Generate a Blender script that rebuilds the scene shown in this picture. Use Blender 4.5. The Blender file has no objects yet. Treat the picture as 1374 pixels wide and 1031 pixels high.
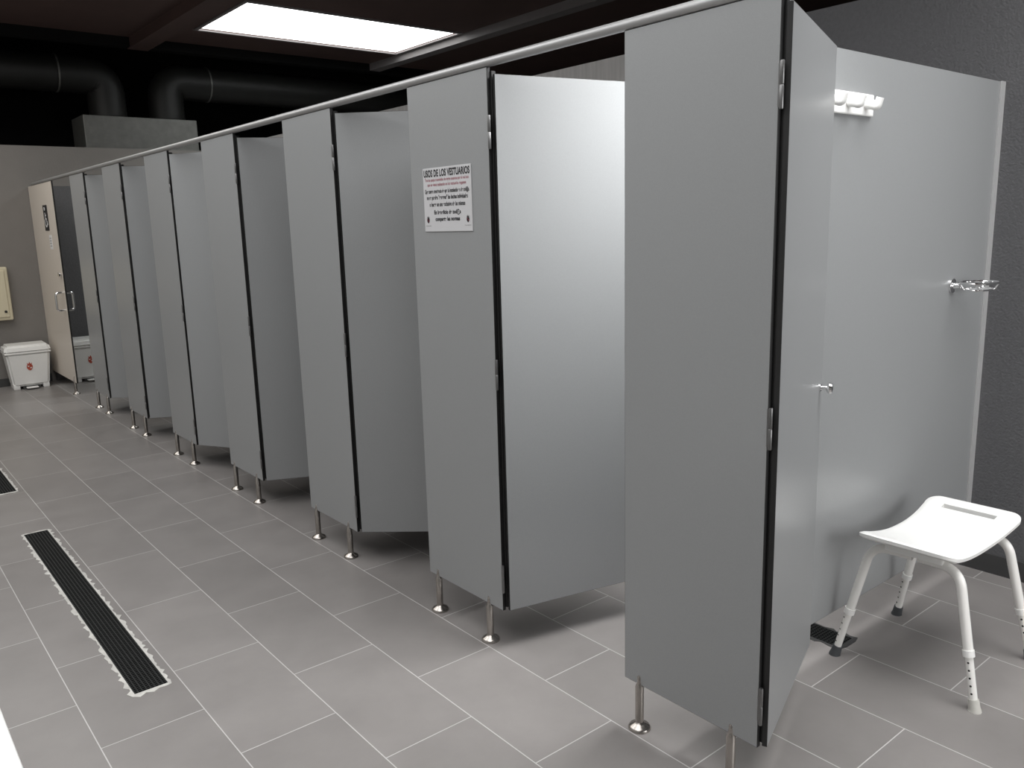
import bpy, bmesh, math, random
from mathutils import Matrix, Vector, Euler
random.seed(4)
scn=bpy.context.scene
col=scn.collection
# ---------------------------------------------------------------- materials
def newmat(name,color,rough=0.5,metal=0.0,noise=0.0,nscale=20.0,bump=0.0,bscale=200.0,spec=0.5,coat=0.0,stretch=None):
    m=bpy.data.materials.new(name); m.use_nodes=True
    nt=m.node_tree; b=nt.nodes['Principled BSDF']
    c=(color[0],color[1],color[2],1)
    b.inputs['Base Color'].default_value=c
    b.inputs['Roughness'].default_value=rough
    b.inputs['Metallic'].default_value=metal
    b.inputs['Specular IOR Level'].default_value=spec
    tc=nt.nodes.new('ShaderNodeTexCoord')
    src=tc.outputs['Object']
    if stretch:
        mp=nt.nodes.new('ShaderNodeMapping'); mp.inputs['Scale'].default_value=stretch
        nt.links.new(src,mp.inputs['Vector']); src=mp.outputs['Vector']
    if noise>0:
        n=nt.nodes.new('ShaderNodeTexNoise'); n.inputs['Scale'].default_value=nscale; n.inputs['Detail'].default_value=6
        nt.links.new(src,n.inputs['Vector'])
        mx=nt.nodes.new('ShaderNodeMix'); mx.data_type='RGBA'
        mx.inputs[6].default_value=tuple(max(0,v*(1-noise)) for v in color)+(1,)
        mx.inputs[7].default_value=tuple(min(1,v*(1+noise)) for v in color)+(1,)
        nt.links.new(n.outputs['Fac'],mx.inputs[0]); nt.links.new(mx.outputs[2],b.inputs['Base Color'])
    if bump>0:
        n2=nt.nodes.new('ShaderNodeTexNoise'); n2.inputs['Scale'].default_value=bscale; n2.inputs['Detail'].default_value=4
        nt.links.new(src,n2.inputs['Vector'])
        bp=nt.nodes.new('ShaderNodeBump'); bp.inputs['Strength'].default_value=bump; bp.inputs['Distance'].default_value=0.005
        nt.links.new(n2.outputs['Fac'],bp.inputs['Height']); nt.links.new(bp.outputs['Normal'],b.inputs['Normal'])
    return m
PANEL=newmat('grey_laminate',(0.290,0.298,0.302),0.32,noise=0.06,nscale=260,spec=0.6)
WARM_LIT=newmat('warm_lit_laminate',(0.68,0.62,0.55),0.45,noise=0.03,nscale=200)  # warm light on the accessible door is put into its base colour
CORE=newmat('black_laminate_core',(0.012,0.012,0.012),0.5,noise=0.2)
STEEL=newmat('brushed_steel',(0.46,0.43,0.40),0.25,metal=1,noise=0.08,nscale=60)
HINGE=newmat('dull_hinge_steel',(0.22,0.22,0.22),0.4,metal=1,noise=0.08,nscale=60)
ALU=newmat('aluminium',(0.42,0.42,0.42),0.4,metal=0.6,noise=0.04,nscale=40)
CHANNEL=newmat('pale_aluminium_channel',(0.55,0.55,0.55),0.4,metal=0.3,noise=0.04,nscale=40)
CHROME=newmat('chrome',(0.85,0.85,0.85),0.08,metal=1,noise=0.02)
WHITEP=newmat('white_plastic',(0.88,0.88,0.86),0.35,noise=0.02,nscale=30)
WHITET=newmat('white_enamel',(0.86,0.85,0.82),0.25,noise=0.02,nscale=30)
RUBG=newmat('grey_rubber',(0.06,0.065,0.07),0.7,noise=0.1)
RUBL=newmat('pale_rubber',(0.55,0.54,0.50),0.7,noise=0.05)
HOLE=newmat('dark_hole',(0.02,0.02,0.02),0.8,noise=0.1)
BLACK=newmat('black_plastic_grate',(0.015,0.016,0.016),0.6,noise=0.2,spec=0.25)
PIT=newmat('drain_pit_black',(0.002,0.002,0.002),0.9,noise=0.2,spec=0.05)
STAIN=newmat('pale_grout_border',(0.55,0.54,0.51),0.8,noise=0.45,nscale=25)
PAPER=newmat('white_sign_board',(0.58,0.58,0.59),0.5,noise=0.02)
WHITE=newmat('white_print',(0.8,0.8,0.8),0.5,noise=0.02)
INK=newmat('black_ink',(0.01,0.01,0.012),0.5,noise=0.1)
RED=newmat('red_ink',(0.30,0.03,0.06),0.5,noise=0.1)
ORANGE=newmat('orange_red_print',(0.50,0.09,0.05),0.5,noise=0.15,nscale=90)
WALLF=newmat('grey_plaster_far',(0.20,0.188,0.176),0.8,noise=0.08,nscale=6,bump=0.25,bscale=60)
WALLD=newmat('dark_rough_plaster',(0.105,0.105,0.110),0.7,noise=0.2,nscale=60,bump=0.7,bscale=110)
WALLL=newmat('pale_streaked_plaster',(0.45,0.44,0.43),0.7,noise=0.25,nscale=6,stretch=(1,8,0.6),bump=0.2)
WALLR=newmat('pale_plaster',(0.5,0.5,0.49),0.7,noise=0.05,nscale=6,bump=0.2)
BLACKW=newmat('black_paint',(0.010,0.010,0.010),0.95,noise=0.2,nscale=3,spec=0.1)
BROWN=newmat('dark_brown_ceiling',(0.092,0.055,0.049),0.7,noise=0.25,nscale=2)
BEAM=newmat('grey_beam',(0.24,0.22,0.22),0.6,noise=0.1,nscale=5)
DUCT=newmat('dark_duct',(0.017,0.017,0.016),0.5,noise=0.3,nscale=8,bump=0.2,bscale=60,spec=0.4)
GALV=newmat('galvanised_sheet',(0.17,0.17,0.16),0.42,metal=0.4,noise=0.3,nscale=14)
CREAM=newmat('cream_plastic',(0.66,0.60,0.44),0.45,noise=0.03)
BASEB=newmat('dark_skirting',(0.05,0.05,0.05),0.5,noise=0.1)
def emat(name,c,s):
    m=bpy.data.materials.new(name); m.use_nodes=True; nt=m.node_tree
    b=nt.nodes['Principled BSDF']; b.inputs['Emission Color'].default_value=(*c,1); b.inputs['Emission Strength'].default_value=s
    b.inputs['Base Color'].default_value=(0.8,0.8,0.8,1)
    tc=nt.nodes.new('ShaderNodeTexCoord'); n=nt.nodes.new('ShaderNodeTexNoise'); n.inputs['Scale'].default_value=1.5
    mx=nt.nodes.new('ShaderNodeMix'); mx.data_type='RGBA'; mx.inputs[6].default_value=(*[v*0.93 for v in c],1); mx.inputs[7].default_value=(*c,1)
    nt.links.new(tc.outputs['Object'],n.inputs['Vector']); nt.links.new(n.outputs['Fac'],mx.inputs[0]); nt.links.new(mx.outputs[2],b.inputs['Emission Color'])
    return m
SKY=emat('daylit_skylight_pane',(0.97,1.0,0.99),4.0)
def floormat():
    m=bpy.data.materials.new('grey_floor_tiles'); m.use_nodes=True; nt=m.node_tree; b=nt.nodes['Principled BSDF']
    tc=nt.nodes.new('ShaderNodeTexCoord'); sp=nt.nodes.new('ShaderNodeSeparateXYZ'); cb=nt.nodes.new('ShaderNodeCombineXYZ')
    nt.links.new(tc.outputs['Object'],sp.inputs[0])
    w=0.587; h=0.2975
    a1=nt.nodes.new('ShaderNodeMath'); a1.inputs[1].default_value=-2.43+0.5*w+20*w
    a2=nt.nodes.new('ShaderNodeMath'); a2.inputs[1].default_value=-1.013+20*h
    nt.links.new(sp.outputs['Y'],a1.inputs[0]); nt.links.new(sp.outputs['X'],a2.inputs[0])
    nt.links.new(a1.outputs[0],cb.inputs['X']); nt.links.new(a2.outputs[0],cb.inputs['Y'])
    br=nt.nodes.new('ShaderNodeTexBrick'); br.inputs['Scale'].default_value=1; br.inputs['Brick Width'].default_value=w; br.inputs['Row Height'].default_value=h
    br.inputs['Mortar Size'].default_value=0.0018; br.inputs['Mortar Smooth'].default_value=0.2; br.offset=0.5; br.offset_frequency=2
    br.inputs['Color1'].default_value=(0.224,0.211,0.204,1); br.inputs['Color2'].default_value=(0.262,0.247,0.239,1); br.inputs['Mortar'].default_value=(0.52,0.51,0.50,1)
    nt.links.new(cb.outputs[0],br.inputs['Vector'])
    n=nt.nodes.new('ShaderNodeTexNoise'); n.inputs['Scale'].default_value=4; n.inputs['Detail'].default_value=9; n.inputs['Roughness'].default_value=0.6
    nt.links.new(tc.outputs['Object'],n.inputs['Vector'])
    rp=nt.nodes.new('ShaderNodeMapRange'); rp.inputs['To Min'].default_value=0.78; rp.inputs['To Max'].default_value=1.22
    nt.links.new(n.outputs['Fac'],rp.inputs['Value'])
    mx=nt.nodes.new('ShaderNodeVectorMath'); mx.operation='SCALE'
    nt.links.new(br.outputs['Color'],mx.inputs[0]); nt.links.new(rp.outputs[0],mx.inputs['Scale'])
    nt.links.new(mx.outputs[0],b.inputs['Base Color'])
    rr=nt.nodes.new('ShaderNodeMapRange'); rr.inputs['To Min'].default_value=0.28; rr.inputs['To Max'].default_value=0.42
    nt.links.new(n.outputs['Fac'],rr.inputs['Value']); nt.links.new(rr.outputs[0],b.inputs['Roughness'])
    bp=nt.nodes.new('ShaderNodeBump'); bp.inputs['Strength'].default_value=0.3; bp.inputs['Distance'].default_value=0.002; bp.invert=True
    nt.links.new(br.outputs['Fac'],bp.inputs['Height']); nt.links.new(bp.outputs['Normal'],b.inputs['Normal'])
    return m
FLOOR=floormat()
# ---------------------------------------------------------------- mesh helpers
def link(o,parent=None):
    col.objects.link(o)
    if parent: o.parent=parent
    return o
def fin(bm,name,mats,parent=None,loc=(0,0,0),rot=(0,0,0),smooth=False):
    me=bpy.data.meshes.new(name); bmesh.ops.recalc_face_normals(bm,faces=bm.faces[:]); bm.to_mesh(me); bm.free()
    for m in (mats if isinstance(mats,(list,tuple)) else [mats]): me.materials.append(m)
    if smooth:
        for p in me.polygons: p.use_smooth=True
        try: me.set_sharp_from_angle(angle=math.radians(35))
        except Exception: pass
    o=bpy.data.objects.new(name,me); o.location=loc; o.rotation_euler=rot
    return link(o,parent)
def addbox(bm,x0,x1,y0,y1,z0,z1,mi=0,bev=0):
    r=bmesh.ops.create_cube(bm,size=1)
    vs=r['verts']
    for v in vs: v.co=Vector(((x0+x1)/2+v.co.x*(x1-x0),(y0+y1)/2+v.co.y*(y1-y0),(z0+z1)/2+v.co.z*(z1-z0)))
    fs=set(f for v in vs for f in v.link_faces)
    for f in fs: f.material_index=mi
    if bev>0:
        es=list(set(e for v in vs for e in v.link_edges))
        bmesh.ops.bevel(bm,geom=es,offset=bev,segments=2,affect='EDGES',profile=0.5)
def box(name,x0,x1,y0,y1,z0,z1,mat,parent=None,bev=0,loc=(0,0,0),rot=(0,0,0)):
    bm=bmesh.new(); addbox(bm,x0,x1,y0,y1,z0,z1,0,bev); return fin(bm,name,mat,parent,loc,rot,smooth=False)
def lathe(bm,prof,seg=20,center=(0,0,0),axis='Z'):
    rings=[]
    for r,z in prof:
        ring=[]
        for i in range(seg):
            a=2*math.pi*i/seg; p=Vector((r*math.cos(a),r*math.sin(a),z))
            if axis=='X': p=Vector((p.z,p.x,p.y))
            if axis=='Y': p=Vector((p.x,p.z,p.y))
            ring.append(bm.verts.new(p+Vector(center)))
        rings.append(ring)
    for a,b in zip(rings,rings[1:]):
        for i in range(seg): bm.faces.new((a[i],a[(i+1)%seg],b[(i+1)%seg],b[i]))
    bm.faces.new(rings[0][::-1]); bm.faces.new(rings[-1])
def smoothpath(pts,n=8,r=0.05):
    out=[Vector(pts[0])]
    for i in range(1,len(pts)-1):
        p=Vector(pts[i]); a=(Vector(pts[i-1])-p); b=(Vector(pts[i+1])-p)
        rr=min(r,a.length*0.49,b.length*0.49); a=p+a.normalized()*rr; b=p+b.normalized()*rr
        for k in range(n+1):
            t=k/n; out.append(a*(1-t)**2+p*2*t*(1-t)+b*t*t)
    out.append(Vector(pts[-1])); return out
def sweep(bm,path,rad,seg=14,closed=False):
    n=len(path); rings=[]; up=None
    for i,p in enumerate(path):
        if closed: t=(path[(i+1)%n]-path[i-1]).normalized()
        else: t=(path[min(i+1,n-1)]-path[max(i-1,0)]).normalized()
        if up is None: up=Vector((0,0,1)) if abs(t.z)<0.9 else Vector((1,0,0))
        s=t.cross(up).normalized(); up=s.cross(t).normalized()
        rr=rad(i/(n-1)) if callable(rad) else rad
        rings.append([bm.verts.new(p+(s*math.cos(2*math.pi*k/seg)+up*math.sin(2*math.pi*k/seg))*rr) for k in range(seg)])
    pairs=list(zip(rings,rings[1:]))
    if closed: pairs.append((rings[-1],rings[0]))
    for a,b in pairs:
        for i in range(seg): bm.faces.new((a[i],a[(i+1)%seg],b[(i+1)%seg],b[i]))
    if not closed: bm.faces.new(rings[0][::-1]); bm.faces.new(rings[-1])
def tube(name,pts,rad,mat,parent=None,bend=0.05,loc=(0,0,0),seg=14):
    bm=bmesh.new(); sweep(bm,smoothpath(pts,8,bend),rad,seg); return fin(bm,name,mat,parent,loc,smooth=True)
def empty(name,loc,label,cat,group=None):
    e=bpy.data.objects.new(name,None); e.location=loc; e.empty_display_size=0.1; link(e)
    return tag(e,label,cat,group)
def tag(o,label,cat,group=None):
    o['label']=label; o['category']=cat
    if group: o['group']=group
    return o
def struct(o): o['kind']='structure'; return o
def panelmesh(bm,x0,x1,y0,y1,z0,z1,thin='x'):
    """laminate board: decorative faces material 0, edges black core material 1"""
    addbox(bm,x0,x1,y0,y1,z0,z1,0,0.0012)
    ax=0 if thin=='x' else 1
    bm.normal_update()
    for f in bm.faces: f.material_index=0 if abs(f.normal[ax])>0.95 else 1
def copy_tree(root):
    new=root.copy(); col.objects.link(new)
    def rec(o,n):
        for c in list(o.children):
            k=c.copy(); k.parent=n; col.objects.link(k); rec(c,k)
    rec(root,new)
    return new
# ---------------------------------------------------------------- room shell
RX=1.647
XB=3.50; YF=9.38; WT=2.33
struct(box('floor',-1.6,8.0,-2.6,11.6,-0.1,0,FLOOR))
struct(box('wall_far',-1.6,XB+0.12,YF,YF+0.15,0,2.31,WALLF))
struct(box('wall_far_shade',RX+0.02,XB,YF-0.01,YF,0,1.93,WALLD))  # thin dark sheet added for the shade inside the accessible cubicle
struct(box('wall_right',XB,XB+0.12,-2.6,2.36,0,WT,WALLD))
struct(box('wall_right_inner',XB,XB+0.12,2.36,YF,0,WT,WALLL))
struct(box('wall_left',-1.7,-1.6,-2.6,11.6,0,3.6,WALLR))
struct(box('wall_rear',-1.6,8.0,-2.7,-2.6,0,3.6,WALLR))
struct(box('wall_void_far',-1.6,8.0,11.6,11.7,0,3.6,BLACKW))
struct(box('wall_void_right',8.0,8.1,-2.7,11.7,0,3.6,BLACKW))
struct(box('baseboard_far',-1.6,RX-0.02,YF-0.012,YF,0,0.08,BASEB))
struct(box('baseboard_right',XB-0.012,XB,-2.6,9.35,0,0.08,BASEB))
CZ=3.4; SX0,SX1,SY0,SY1=3.16,5.42,7.37,8.60
bm=bmesh.new()
addbox(bm,-1.6,SX0,-2.6,9.45,CZ,CZ+0.1); addbox(bm,SX1,8.0,-2.6,9.45,CZ,CZ+0.1)
addbox(bm,SX0,SX1,-2.6,SY0,CZ,CZ+0.1); addbox(bm,SX0,SX1,SY1,9.45,CZ,CZ+0.1)
struct(fin(bm,'ceiling',BROWN))
struct(box('ceiling_void',-1.6,8.0,9.45,11.6,CZ+0.05,CZ+0.15,BLACKW))
bm=bmesh.new(); addbox(bm,SX0,SX1,SY0,SY1,CZ+0.012,CZ+0.04); struct(fin(bm,'window_1',SKY))
bm=bmesh.new()
t=0.035
addbox(bm,SX0-t,SX0,SY0-t,SY1+t,CZ-0.012,CZ);addbox(bm,SX1,SX1+t,SY0-t,SY1+t,CZ-0.012,CZ)
addbox(bm,SX0,SX1,SY0-t,SY0,CZ-0.012,CZ);addbox(bm,SX0,SX1,SY1,SY1+t,CZ-0.012,CZ)
struct(fin(bm,'trim_1',BEAM))
struct(box('trim_2',SX1+0.06,SX1+0.20,-2.6,9.4,CZ-0.08,CZ,BEAM))
struct(box('trim_3',SX0-0.45,SX0-0.25,-2.6,9.4,CZ-0.10,CZ,BROWN))
struct(box('trim_4',-1.6,8.0,9.3,9.45,CZ-0.09,CZ,BLACKW))
# ---------------------------------------------------------------- cubicle fronts
ZB,ZT=0.14,1.922
def leg(parent,y):
    bm=bmesh.new()
    lathe(bm,[(0.033,0.0),(0.033,0.004),(0.029,0.010),(0.017,0.016),(0.0125,0.022),(0.0125,0.132),(0.0095,0.138),(0.007,0.150),(0.006,0.163),(0.003,0.167)],24)
    return fin(bm,'leg',STEEL,parent,(-0.004,y,0),smooth=True)
def hinge(parent,z):
    bm=bmesh.new()
    lathe(bm,[(0.0045,-0.05),(0.0052,-0.048),(0.0052,-0.002),(0.004,0.0),(0.0052,0.002),(0.0052,0.048),(0.0045,0.05)],14,center=(-0.010,-0.009,0))
    addbox(bm,-0.0080,-0.0065,-0.009,0.002,-0.045,0.045)
    return fin(bm,'hinge',HINGE,parent,(0,0,z),smooth=True)
def build_front():
    e=empty('cubicle_front',(RX,1.075,0),'grey laminate cubicle front panel on steel feet with hinged door','shower cubicle')
    bm=bmesh.new(); panelmesh(bm,-0.0065,0.0065,0.0,0.45,ZB,ZT,'x')
    fin(bm,'fixed_panel',[PANEL,CORE],e)
    bm=bmesh.new(); addbox(bm,0.0065,0.024,-0.006,0.02,ZB+0.01,ZT-0.01,0,0.002)
    fin(bm,'door_stop_strip',CORE,e)  # dark strip added for the darkness seen in the hinge gap
    for y in (0.08,0.395): leg(e,y)
    for z in (1.73,0.97,0.26): hinge(e,z)
    bm=bmesh.new(); panelmesh(bm,0.008,0.585,-0.0065,0.0065,ZB+0.005,ZT-0.022,'y')
    d=fin(bm,'door',[PANEL,CORE],e,(-0.002,-0.016,0))
    bm=bmesh.new()
    for s in (1,-1):
        lathe(bm,[(0.012,s*0.0065),(0.012,s*0.010),(0.007,s*0.013),(0.007,s*0.024),(0.014,s*0.028),(0.017,s*0.034),(0.014,s*0.041),(0.004,s*0.043)],20,center=(0.553,0,0.965),axis='Y')
    fin(bm,'knob',CHROME,d,smooth=True)['label']='chrome round door knob'
    return e
front=build_front()
angs=[21,-13,-42,-25,-60,-27,-38]
labels=['grey cubicle front with door swung fully inward beside shower stool',
 'grey cubicle front with notice fixed on it and door open inward',
 'grey cubicle front with door half open, steel feet','grey cubicle front with door mostly open, steel feet',
 'grey cubicle front with door only slightly ajar','grey cubicle front with door mostly open, steel feet',
 'grey cubicle front with half open door, next to accessible cubicle door']
fronts=[front]
for i in range(1,7): fronts.append(copy_tree(front))
for i,e in enumerate(fronts):
    e.location=(RX,1.075+1.018*i,0); e['label']=labels[i]; e['group']='row of grey shower cubicle fronts'
    for c in e.children:
        if c.name.startswith('door') and not c.name.startswith('door_stop'): c.rotation_euler=(0,0,math.radians(angs[i]))
# side partitions
def build_part():
    e=empty('cubicle_partition',(RX,1.34,0),'grey laminate partition between shower cubicles','partition')
    bm=bmesh.new(); panelmesh(bm,0.009,XB-RX-0.02,-0.0065,0.0065,ZB,ZT,'y'); fin(bm,'panel',[PANEL,CORE],e)
    bm=bmesh.new(); L=XB-RX
    addbox(bm,L-0.035,L,-0.0125,-0.007,ZB,ZT); addbox(bm,L-0.035,L,0.007,0.0125,ZB,ZT); addbox(bm,L-0.008,L,-0.0125,0.0125,ZB,ZT)
    fin(bm,'wall_channel',CHANNEL,e)['label']='pale aluminium wall channel'
    return e
part=build_part(); parts=[part]+[copy_tree(part) for i in range(6)]
for i,e in enumerate(parts):
    e.location=(RX,1.34+1.018*i,0); e['group']='grey side partitions between cubicles'
    if i==0: e['label']='grey laminate partition carrying hook rack, beside shower stool'
# top rail
bm=bmesh.new(); sweep(bm,[Vector((RX,y*0.1,ZT+0.0145)) for y in range(-20,94,2)],0.0142,16)
r=empty('top_rail',(0,0,0),'long round aluminium rail along the tops of cubicle fronts','rail')
fin(bm,'rail_tube',ALU,r,smooth=True)
# accessible cubicle: door in warm-lit colour standing at far end, handles on both faces
e=empty('accessible_cubicle_front',(RX,8.33,0),'accessible cubicle door in warm-lit colour with steel pull handles and wheelchair sign','shower cubicle')
bm=bmesh.new(); panelmesh(bm,-0.0065,0.0065,0.0,1.045,0.11,ZT,'x'); d=fin(bm,'door',[WARM_LIT,CORE],e)
for s in (-1,1):
    tube('handle',[(s*0.006,0.08,0.78),(s*0.07,0.08,0.78),(s*0.07,0.08,0.94),(s*0.006,0.08,0.94)],0.011,CHROME,d,0.03)['label']='chrome bow pull handle'
bm=bmesh.new(); lathe(bm,[(0.012,-0.0065),(0.022,-0.012),(0.022,-0.03),(0.008,-0.034)],16,center=(0,0.07,1.10),axis='X')
fin(bm,'lock',CHROME,d,smooth=True)
leg(e,0.08)
# ---------------------------------------------------------------- text helper
def textmesh(s,width,mat,parent,loc,rot,name='lettering',bold=0.0,hscale=1.0):
    cu=bpy.data.curves.new('t','FONT'); cu.body=s; cu.size=1; cu.offset=bold; cu.align_x='CENTER'; cu.align_y='CENTER'; cu.space_character=1.06
    to=bpy.data.objects.new('t',cu); col.objects.link(to)
    dg=bpy.context.evaluated_depsgraph_get(); me=bpy.data.meshes.new_from_object(to.evaluated_get(dg))
    bpy.data.objects.remove(to)
    xs=[v.co.x for v in me.vertices]; w=max(xs)-min(xs); k=width/w; cx=(max(xs)+min(xs))/2
    ys=[v.co.y for v in me.vertices]; cy=(max(ys)+min(ys))/2
    for v in me.vertices: v.co=Vector(((v.co.x-cx)*k,(v.co.y-cy)*k*hscale,0))
    me.materials.clear(); me.materials.append(mat)
    o=bpy.data.objects.new(name,me); o.location=loc; o.rotation_euler=rot; return link(o,parent)
def shield(bm,s,c=(0,0)):
    """flat heraldic crest outline in local XY: rounded shield joined to a crown"""
    cx,cy=c
    pts=[(-.4,.30),(-.22,.34),(0,.30),(.22,.34),(.4,.30),(.42,-.05),(.34,-.30),(.18,-.46),(0,-.58),(-.18,-.46),(-.34,-.30),(-.42,-.05)]
    bm.faces.new([bm.verts.new((cx+x*s,cy+y*s,0)) for x,y in pts])
    for (a,b,c2) in [((-.30,.33),(-.02,.33),(-.36,.72)),((-.22,.33),(.22,.33),(0,.85)),((.02,.33),(.30,.33),(.36,.72))]:
        bm.faces.new([bm.verts.new((cx+p[0]*s,cy+p[1]*s,0)) for p in (a,b,c2)])
def crestdetail(bm,s,c=(0,0)):
    cx,cy=c
    for (x0,x1,y0,y1) in [(-.30,-.06,.06,.22),(.06,.30,-.22,-.04)]:
        bm.faces.new([bm.verts.new((cx+x*s,cy+y*s,0)) for x,y in [(x0,y0),(x1,y0),(x1,y1),(x0,y1)]])
ROTX=(math.radians(90),0,math.radians(-90))   # text facing -X, reading toward -Y
FACE=RX-0.0066
# notice on second panel
SW,SH=0.276,0.212
n=empty('notice_sign',(FACE,2.325,1.538),'pale notice board with Spanish changing room rules on grey panel','sign')
bm=bmesh.new(); addbox(bm,-0.003,0,-SW/2,SW/2,-SH/2,SH/2,0,0.0008); fin(bm,'board',PAPER,n)
def L(s,w,y,mat,bold=0.0,yo=0,hs=1.0): textmesh(s,w,mat,n,(-0.0036,-yo,y),ROTX,'lettering',bold,hscale=hs)
L('USOS DE LOS VESTUARIOS',0.264,0.088,INK,0.035,hs=1.5)
L('Tras las quejas trasmitidas de varios usuarios por el mal uso',0.252,0.065,RED,0.006,hs=1.5)
L('que se viene realizando en los vestuarios rogamos',0.222,0.049,RED,0.006,hs=1.45)
L('Que tomes conciencia de que la instalación es de tod@s,',0.256,0.027,INK,0.03,hs=1.75)
L('no se pueden "reservar" las duchas individuales',0.236,0.006,INK,0.03,hs=1.65)
L('o hacer un uso exclusivo de las mismas',0.206,-0.015,INK,0.03,hs=1.6)
L('En beneficio de tod@s',0.154,-0.043,INK,0.04,hs=1.15)
L('comparte las normas',0.142,-0.066,INK,0.04,hs=1.15)
for yo in (-0.115,0.115):
    bm=bmesh.new(); shield(bm,0.018); fin(bm,'crest',INK,n,(-0.0035,-yo,-0.068),ROTX)
    bm=bmesh.new(); crestdetail(bm,0.018); fin(bm,'crest_detail',RED,n,(-0.0039,-yo,-0.068),ROTX)
    L('AYUNTAMIENTO',0.034,-0.087,INK,0.0,yo=yo*0.99)
# wheelchair sign
n=empty('accessibility_sign',(FACE,8.72,1.61),'black accessibility sign with white wheelchair symbol on accessible cubicle door','sign')
box('board',-0.003,0,-0.085,0.085,-0.115,0.115,INK,n)
bm=bmesh.new(); K=0.78
def P2(x,y): return Vector((-0.0045,-x*K,y*K))
sweep(bm,[P2(0.055*math.cos(a),-0.045+0.055*math.sin(a)) for a in [math.radians(150+k*12) for k in range(19)]],lambda t:0.0085,6)
sweep(bm,[P2(-0.02,0.06),P2(-0.015,-0.01),P2(0.03,-0.01),P2(0.055,-0.075),P2(0.075,-0.07)],0.009,6)
sweep(bm,[P2(-0.018,0.03),P2(0.03,0.03)],0.007,6)
for v in bm.verts: v.co.x=-0.0031+ (v.co.x+0.0045)*0.12-0.0011
lathe(bm,[(0.017,-0.005),(0.017,-0.0032)],14,center=(0,0.016,0.082),axis='X')
fin(bm,'wheelchair_symbol',WHITE,n)
n=empty('paper_notice',(FACE,8.64,1.39),'small white paper notice below the accessibility sign','sign')
box('sheet',-0.002,0,-0.05,0.05,-0.065,0.065,WHITE,n)
for z in (0.035,0.012,-0.011,-0.034): box('printed_line',-0.0028,-0.002,-0.038,0.038,z-0.002,z+0.002,INK,n)
# ---------------------------------------------------------------- drains
def drain(name,x0,x1,y0,y1,label,pale=True):
    e=empty(name,((x0+x1)/2,(y0+y1)/2,0),label,'floor drain')
    hx=(x1-x0)/2; hy=(y1-y0)/2; b=0.010
    ix=hx-b; iy=hy-b*1.6
    bm=bmesh.new(); N=int((hy*2)/0.016)
    inner=[];outer=[]
    def j(): return random.choice([-0.004,-0.001,0.002,0.004,0.010])*random.uniform(0.7,1.2)
    for k in range(N+1): y=-iy+2*iy*k/N; inner.append((ix,y)); outer.append((ix+b+j()-0.001,y if 0<k<N else (y-b if k==0 else y+b)))
    for k in range(5): x=ix-2*ix*(k+0.5)/5; inner.append((x,iy)); outer.append((x,hy+j()))
    for k in range(N+1): y=iy-2*iy*k/N; inner.append((-ix,y)); outer.append((-ix-b-j()+0.002,y if 0<k<N else (y+b if k==0 else y-b)))
    for k in range(5): x=-ix+2*ix*(k+0.5)/5; inner.append((x,-iy)); outer.append((x,-hy-j()))
    iv=[bm.verts.new((x,y,0.0025)) for x,y in inner]; ov=[bm.verts.new((x,y,0.0015)) for x,y in outer]; lo=[bm.verts.new((x,y,0.0)) for x,y in outer]
    M_=len(iv)
    for k in range(M_):
        q=(k+1)%M_
        bm.faces.new((iv[k],iv[q],ov[q],ov[k])); bm.faces.new((ov[k],ov[q],lo[q],lo[k]))
    fin(bm,'border',STAIN if pale else BASEB,e)
    bm=bmesh.new(); addbox(bm,-ix,ix,-iy,iy,0,0.0004); fin(bm,'channel_pit',PIT,e)
    bm=bmesh.new()
    nx=8
    for i in range(nx+1):
        x=-ix+2*ix*i/nx; w_=0.004 if i in(0,nx) else 0.0018
        addbox(bm,max(-ix,x-w_),min(ix,x+w_),-iy,iy,0.0004,0.0022)
    ny=int(2*iy/0.0125)
    for i in range(ny+1):
        y=-iy+2*iy*i/ny; addbox(bm,-ix,ix,y-0.0018,y+0.0018,0.0004,0.0020)
    fin(bm,'grate',BLACK,e)
    return e
for a in [(0.564,0.688,2.645,4.57,'black grated channel drain with pale worn grout border',True),(0.564,0.688,5.39,7.3,'black grated channel drain farther along the tiled floor',True),(2.475,2.59,1.31,3.2,'black grated drain running under the cubicle partition',False)]:
    drain('floor_drain',*a)['group']='floor channel drains'
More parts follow.
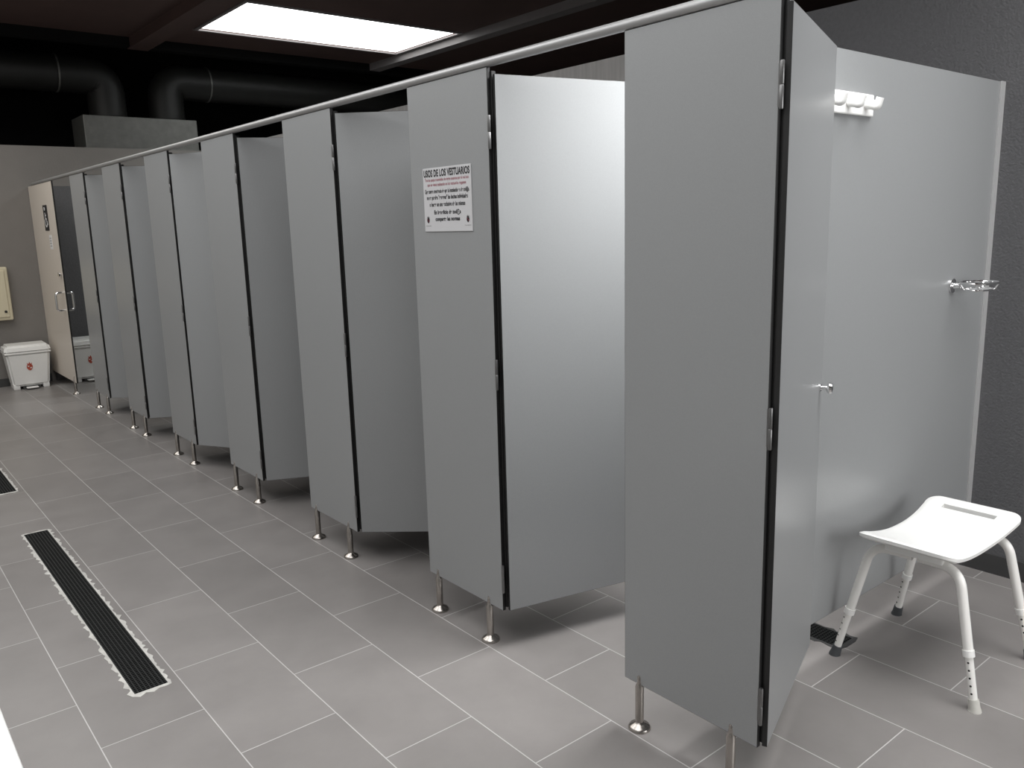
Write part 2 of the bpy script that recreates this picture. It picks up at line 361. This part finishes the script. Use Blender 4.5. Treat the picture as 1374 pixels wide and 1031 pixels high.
# ---------------------------------------------------------------- stool
st=empty('shower_stool',(2.655,1.09,0),'white plastic shower stool with curved seat and adjustable legs','stool')
def build_seat():
    bm=bmesh.new(); NX,NY=44,28; LX,LY=0.265,0.155; T=0.022
    def mapc(u,v):
        x=u*LX; y=v*LY
        r=0.045
        dx=abs(x)-(LX-r); dy=abs(y)-(LY-r)
        if dx>0 and dy>0:
            m=max(dx,dy); d=math.hypot(dx,dy); k=m/d if d>0 else 1
            x=math.copysign(LX-r+dx*k,x); y=math.copysign(LY-r+dy*k,y)
        y*=1-0.10*(1-(x/LX)**2)
        return x,y
    def zt(x,y): return 0.434+0.042*(abs(x)/LX)**2.2
    top={};bot={}
    us=[-1+2*i/NX for i in range(NX+1)]; vs=[-1+2*j/NY for j in range(NY+1)]
    for i,u in enumerate(us):
        for j,v in enumerate(vs):
            x,y=mapc(u,v); z=zt(x,y)
            edge=(1-max(abs(u),abs(v)))
            dz=0.006*max(0,1-edge/0.07)**2
            top[i,j]=bm.verts.new((x,y,z-dz)); bot[i,j]=bm.verts.new((x,y,z-T+dz))
    def hole(i,j):
        xm=(us[i]+us[i+1])/2*LX; ym=(vs[j]+vs[j+1])/2*LY
        return 0.196<xm<0.222 and abs(ym)<0.088
    H={(i,j) for i in range(NX) for j in range(NY) if hole(i,j)}
    for i in range(NX):
        for j in range(NY):
            if (i,j) in H: continue
            bm.faces.new((top[i,j],top[i+1,j],top[i+1,j+1],top[i,j+1])); bm.faces.new((bot[i,j],bot[i,j+1],bot[i+1,j+1],bot[i+1,j]))
            for (a,b,nb) in [((i,j),(i+1,j),(i,j-1)),((i+1,j),(i+1,j+1),(i+1,j)),((i+1,j+1),(i,j+1),(i,j+1)),((i,j+1),(i,j),(i-1,j))]:
                if nb in H or not(0<=nb[0]<NX and 0<=nb[1]<NY):
                    bm.faces.new((top[a],bot[a],bot[b],top[b]))
    o=fin(bm,'seat',WHITEP,st,smooth=True); o['label']='white curved plastic seat with hand slot'; return o
build_seat()
bm=bmesh.new()
for x in (-0.17,0.17): addbox(bm,x-0.02,x+0.02,-0.09,0.09,0.405,0.435,0,0.006)
addbox(bm,-0.17,0.17,-0.02,0.02,0.405,0.412,0,0.002)
fin(bm,'under_bracket',WHITEP,st)
for sx,sy,tipm in [(-1,1,RUBG),(1,1,RUBG),(-1,-1,RUBL),(1,-1,RUBG)]:
    foot=Vector((sx*0.215,sy*0.222,0.0)); knee=Vector((sx*0.178,sy*0.135,0.405)); 
    d=(knee-foot)
    mid=foot+d*0.42
    lg=tube('leg',[tuple(mid),tuple(knee),(sx*0.165,sy*0.01,0.402)],0.0145,WHITET,st,0.055)
    lo=foot+d*0.06; top=foot+d*0.46
    ex=tube('leg_extension',[tuple(lo),tuple(top)],0.0118,WHITET,lg)
    bm=bmesh.new(); c=foot+d*0.43; dn=d.normalized()
    sweep(bm,[c-dn*0.018,c+dn*0.002],0.0168,16)
    fin(bm,'collar',WHITEP,lg,smooth=True)
    for k in range(5):
        c=foot+d*(0.13+0.055*k); ax=Vector((-0.8,0.6,0)) if sy>0 else Vector((-1,-0.1,0)).normalized()
        bm=bmesh.new(); sweep(bm,[c-ax*0.0121,c+ax*0.0121],0.0032,10)
        fin(bm,'adjustment_hole',HOLE,lg)
    bm=bmesh.new(); 
    sweep(bm,[Vector((foot.x,foot.y,0)),Vector((foot.x,foot.y,0.004)),foot+d*0.03,foot+d*0.085],lambda t:0.019-0.004*t,16)
    fin(bm,'rubber_tip',tipm,lg,smooth=True)
# ---------------------------------------------------------------- hook rack & soap holder on first partition
PY=1.34-0.0066
n=empty('hook_rack',(2.375,PY,1.775),'white plastic hook rack screwed to grey partition','hook rack')
bm=bmesh.new(); addbox(bm,-0.15,0.15,-0.010,0,-0.034,0.030,0,0.004); fin(bm,'backplate',WHITEP,n)
for x in (-0.10,0.0,0.10):
    bm=bmesh.new()
    sweep(bm,smoothpath([(x,-0.008,0.002),(x,-0.032,-0.004),(x,-0.046,-0.012),(x,-0.054,0.014)],6,0.012),lambda t:0.015-0.004*t,12)
    fin(bm,'hook',WHITEP,n,smooth=True)
n=empty('soap_holder',(3.18,PY,1.185),'chrome looped wire soap holder fixed to grey partition','soap holder')
bm=bmesh.new(); lathe(bm,[(0.026,0.0),(0.026,-0.006),(0.012,-0.010),(0.009,-0.03)],18,axis='Y'); fin(bm,'wall_mount',CHROME,n,smooth=True)
bm=bmesh.new()
def loop(cx,cy,a,b,z): return [Vector((cx+a*math.cos(q),cy+b*math.sin(q),z)) for q in [2*math.pi*k/36 for k in range(36)]]
sweep(bm,loop(0.035,-0.080,0.085,0.060,0.012),0.0045,10,closed=True)
sweep(bm,loop(0.035,-0.080,0.068,0.046,-0.012),0.0035,10,closed=True)
for k in range(5):
    x=-0.015+0.0250*k; yy=0.046*math.sqrt(max(0.05,1-((x-0.035)/0.068)**2))
    sweep(bm,[Vector((x,-0.080-yy,-0.012)),Vector((x,-0.080+yy,-0.012))],0.0025,8)
for q in (0.3,2.0,3.6,5.2):
    sweep(bm,[Vector((0.035+0.085*math.cos(q),-0.08+0.060*math.sin(q),0.012)),Vector((0.035+0.068*math.cos(q),-0.08+0.046*math.sin(q),-0.012))],0.003,8)
fin(bm,'wire_dish',CHROME,n,smooth=True)
# ---------------------------------------------------------------- pedal bins
def taper(bm,w0,d0,w1,d1,z0,z1,bev=0.012):
    r=bmesh.ops.create_cube(bm,size=1); vs=r['verts']
    for v in vs:
        k=v.co.z>0; w=w1 if k else w0; dd=d1 if k else d0
        v.co=Vector((v.co.x*w,v.co.y*dd,z1 if k else z0))
    bmesh.ops.bevel(bm,geom=list(set(e for v in vs for e in v.link_edges)),offset=bev,segments=3,affect='EDGES')
def build_bin():
    b=empty('pedal_bin',(1.395,9.17,0),'white plastic pedal bin with orange-red crest against grey wall','bin')
    bm=bmesh.new(); taper(bm,0.31,0.24,0.375,0.30,0.030,0.355,0.02)
    for x in (-0.125,0.125): addbox(bm,x-0.028,x+0.028,-0.115,0.115,0,0.05,0,0.006)
    fin(bm,'body',WHITEP,b,smooth=True)
    bm=bmesh.new(); taper(bm,0.402,0.325,0.37,0.29,0.352,0.43,0.022); addbox(bm,-0.195,0.195,-0.155,0.155,0.345,0.362,0,0.005)
    fin(bm,'lid',WHITEP,b,smooth=True)
    bm=bmesh.new(); addbox(bm,-0.05,0.05,-0.175,-0.11,0.012,0.024,0,0.004); fin(bm,'pedal',WHITEP,b)
    bm=bmesh.new(); addbox(bm,-0.075,0.075,-0.1215,-0.119,0.004,0.028,0,0.001); fin(bm,'pedal_recess_shade',BASEB,b)  # dark plate standing in for the shade between the feet
    tl=math.atan2(0.03,0.32)
    bm=bmesh.new(); shield(bm,0.060); fin(bm,'crest',ORANGE,b,(0.0,-0.1405,0.215),(math.radians(90)+tl,0,0))
    bm=bmesh.new(); crestdetail(bm,0.060); fin(bm,'crest_detail',WHITE,b,(0.0,-0.1425,0.215),(math.radians(90)+tl,0,0))
    return b
b=build_bin(); b2=copy_tree(b); b.rotation_euler=(0,0,math.radians(-2))
b2.location=(1.93,9.17,0); b2['label']='white plastic pedal bin inside the accessible cubicle behind its door'
for q in (b,b2): q['group']='white pedal bins'
# ---------------------------------------------------------------- cream wall box
n=empty('electrical_box',(1.12,YF,0.9),'cream plastic electrical cabinet mounted on grey wall','wall cabinet')
box('body',-0.235,0.235,-0.08,0.0,-0.245,0.265,CREAM,n,0.012)
box('door',-0.205,0.205,-0.092,-0.079,-0.215,0.235,CREAM,n,0.006)
bm=bmesh.new(); lathe(bm,[(0.012,-0.092),(0.012,-0.100),(0.005,-0.103)],14,center=(0.175,0,-0.16),axis='Y'); fin(bm,'latch',HOLE,n,smooth=True)
# ---------------------------------------------------------------- ducts
n=empty('ventilation_box',(2.87,9.95,0),'dull galvanised ventilation box rising above the grey wall','ventilation box')
box('casing',-0.585,0.585,-0.25,0.25,2.34,2.67,GALV,n,0.006)
box('flange',-0.60,0.60,-0.265,0.265,2.31,2.345,GALV,n,0.003)
box('support_column',-0.5,0.5,-0.15,0.15,0,2.32,BLACKW,n)
def duct(name,pts,ringpts,label):
    e=empty(name,(0,0,0),label,'air duct'); e['group']='black round air ducts'
    path=smoothpath(pts,14,0.42)
    dense=[]
    for a,b2 in zip(path,path[1:]):
        k=max(1,int((b2-a).length/0.02))
        for q in range(k): dense.append(a.lerp(b2,q/k))
    dense.append(path[-1])
    N=len(dense)-1
    bm=bmesh.new(); sweep(bm,dense,lambda t:0.185+(0.004 if int(round(t*N))%2 else 0),28); fin(bm,'duct_tube',DUCT,e,smooth=True)
    for p,dv in ringpts:
        p=Vector(p); dv=Vector(dv).normalized(); bm=bmesh.new(); sweep(bm,[p-dv*0.008,p+dv*0.008],0.193,32); o=fin(bm,'clamp_ring',GALV,e,smooth=True); o['label']='pale metal clamp ring'
    return e
duct('air_duct',[(2.60,9.95,2.672),(2.60,9.95,3.10),(-1.4,9.95,3.10)],[((2.13,9.95,3.10),(1,0,0))],'black flexible round duct curving down into ventilation box')
duct('air_duct',[(3.22,9.95,2.672),(3.22,9.95,3.10),(7.9,9.95,3.10)],[((3.69,9.95,3.10),(1,0,0))],'black flexible round duct running along under dark ceiling')
# ---------------------------------------------------------------- white bench (edge seen near camera)
n=empty('bench',(-0.065,1.4,0),'white slatted changing room bench','bench')
for k in range(3): box('slat',-0.23+k*0.155,-0.23+k*0.155+0.145,-1.1,1.1,0.425,0.45,WHITEP,n,0.006)
for y in (-0.8,0.8):
    tube('leg_frame',[(-0.19,y,0),(-0.19,y,0.411),(0.19,y,0.411),(0.19,y,0)],0.014,WHITET,n,0.03)
# ---------------------------------------------------------------- lights
def area(name,loc,size,energy,target=None,color=(1,1,1),rot=None,spread=180):
    l=bpy.data.lights.new(name,'AREA'); l.shape='RECTANGLE'; l.size=size[0]; l.size_y=size[1]; l.energy=energy; l.color=color; l.spread=math.radians(spread)
    o=bpy.data.objects.new(name,l); o.location=loc
    if target: o.rotation_euler=(Vector(target)-Vector(loc)).to_track_quat('-Z','Y').to_euler()
    if rot: o.rotation_euler=rot
    col.objects.link(o); return o
area('lamp_rear',(2.6,-2.3,1.45),(2.2,1.5),60,(2.5,1.3,0.95))
area('lamp_first_cubicle',(2.5,0.35,3.0),(1.7,1.2),24,(2.45,0.95,0.4),spread=110)
area('lamp_second_cubicle',(2.30,1.50,2.30),(1.1,0.3),25,(1.95,2.05,0.0),spread=130)  # added fill without a fixture, brightens the second door
area('lamp_corridor',(0.1,1.2,3.2),(2.6,2.8),62,rot=(0,0,0))
area('lamp_corridor_middle',(0.1,4.4,3.2),(2.6,2.8),62,rot=(0,0,0))
area('lamp_corridor_far',(0.2,7.6,3.2),(2.4,2.2),50,rot=(0,0,0),color=(1,0.97,0.92))
area('lamp_skylight',(4.29,7.98,3.39),(2.1,1.1),26,rot=(0,0,0),color=(0.95,1,1),spread=130)
w=bpy.data.worlds.new('world'); scn.world=w; w.use_nodes=True; w.node_tree.nodes['Background'].inputs[0].default_value=(0.5,0.5,0.5,1); w.node_tree.nodes['Background'].inputs[1].default_value=0.3
# ---------------------------------------------------------------- camera
cd=bpy.data.cameras.new('camera'); cam=bpy.data.objects.new('camera',cd); col.objects.link(cam)
cd.sensor_fit='HORIZONTAL'; cd.sensor_width=36; cd.lens=1112/1374*36; cd.clip_start=0.02
M=Matrix.Rotation(math.radians(-39.2),3,'Z')@Matrix.Rotation(math.radians(90-11.04),3,'X')@Matrix.Rotation(math.radians(-1.56),3,'Z')
cam.matrix_world=Matrix.Translation((0,0,1.456))@M.to_4x4()
scn.camera=cam
scn.view_settings.view_transform='Standard'
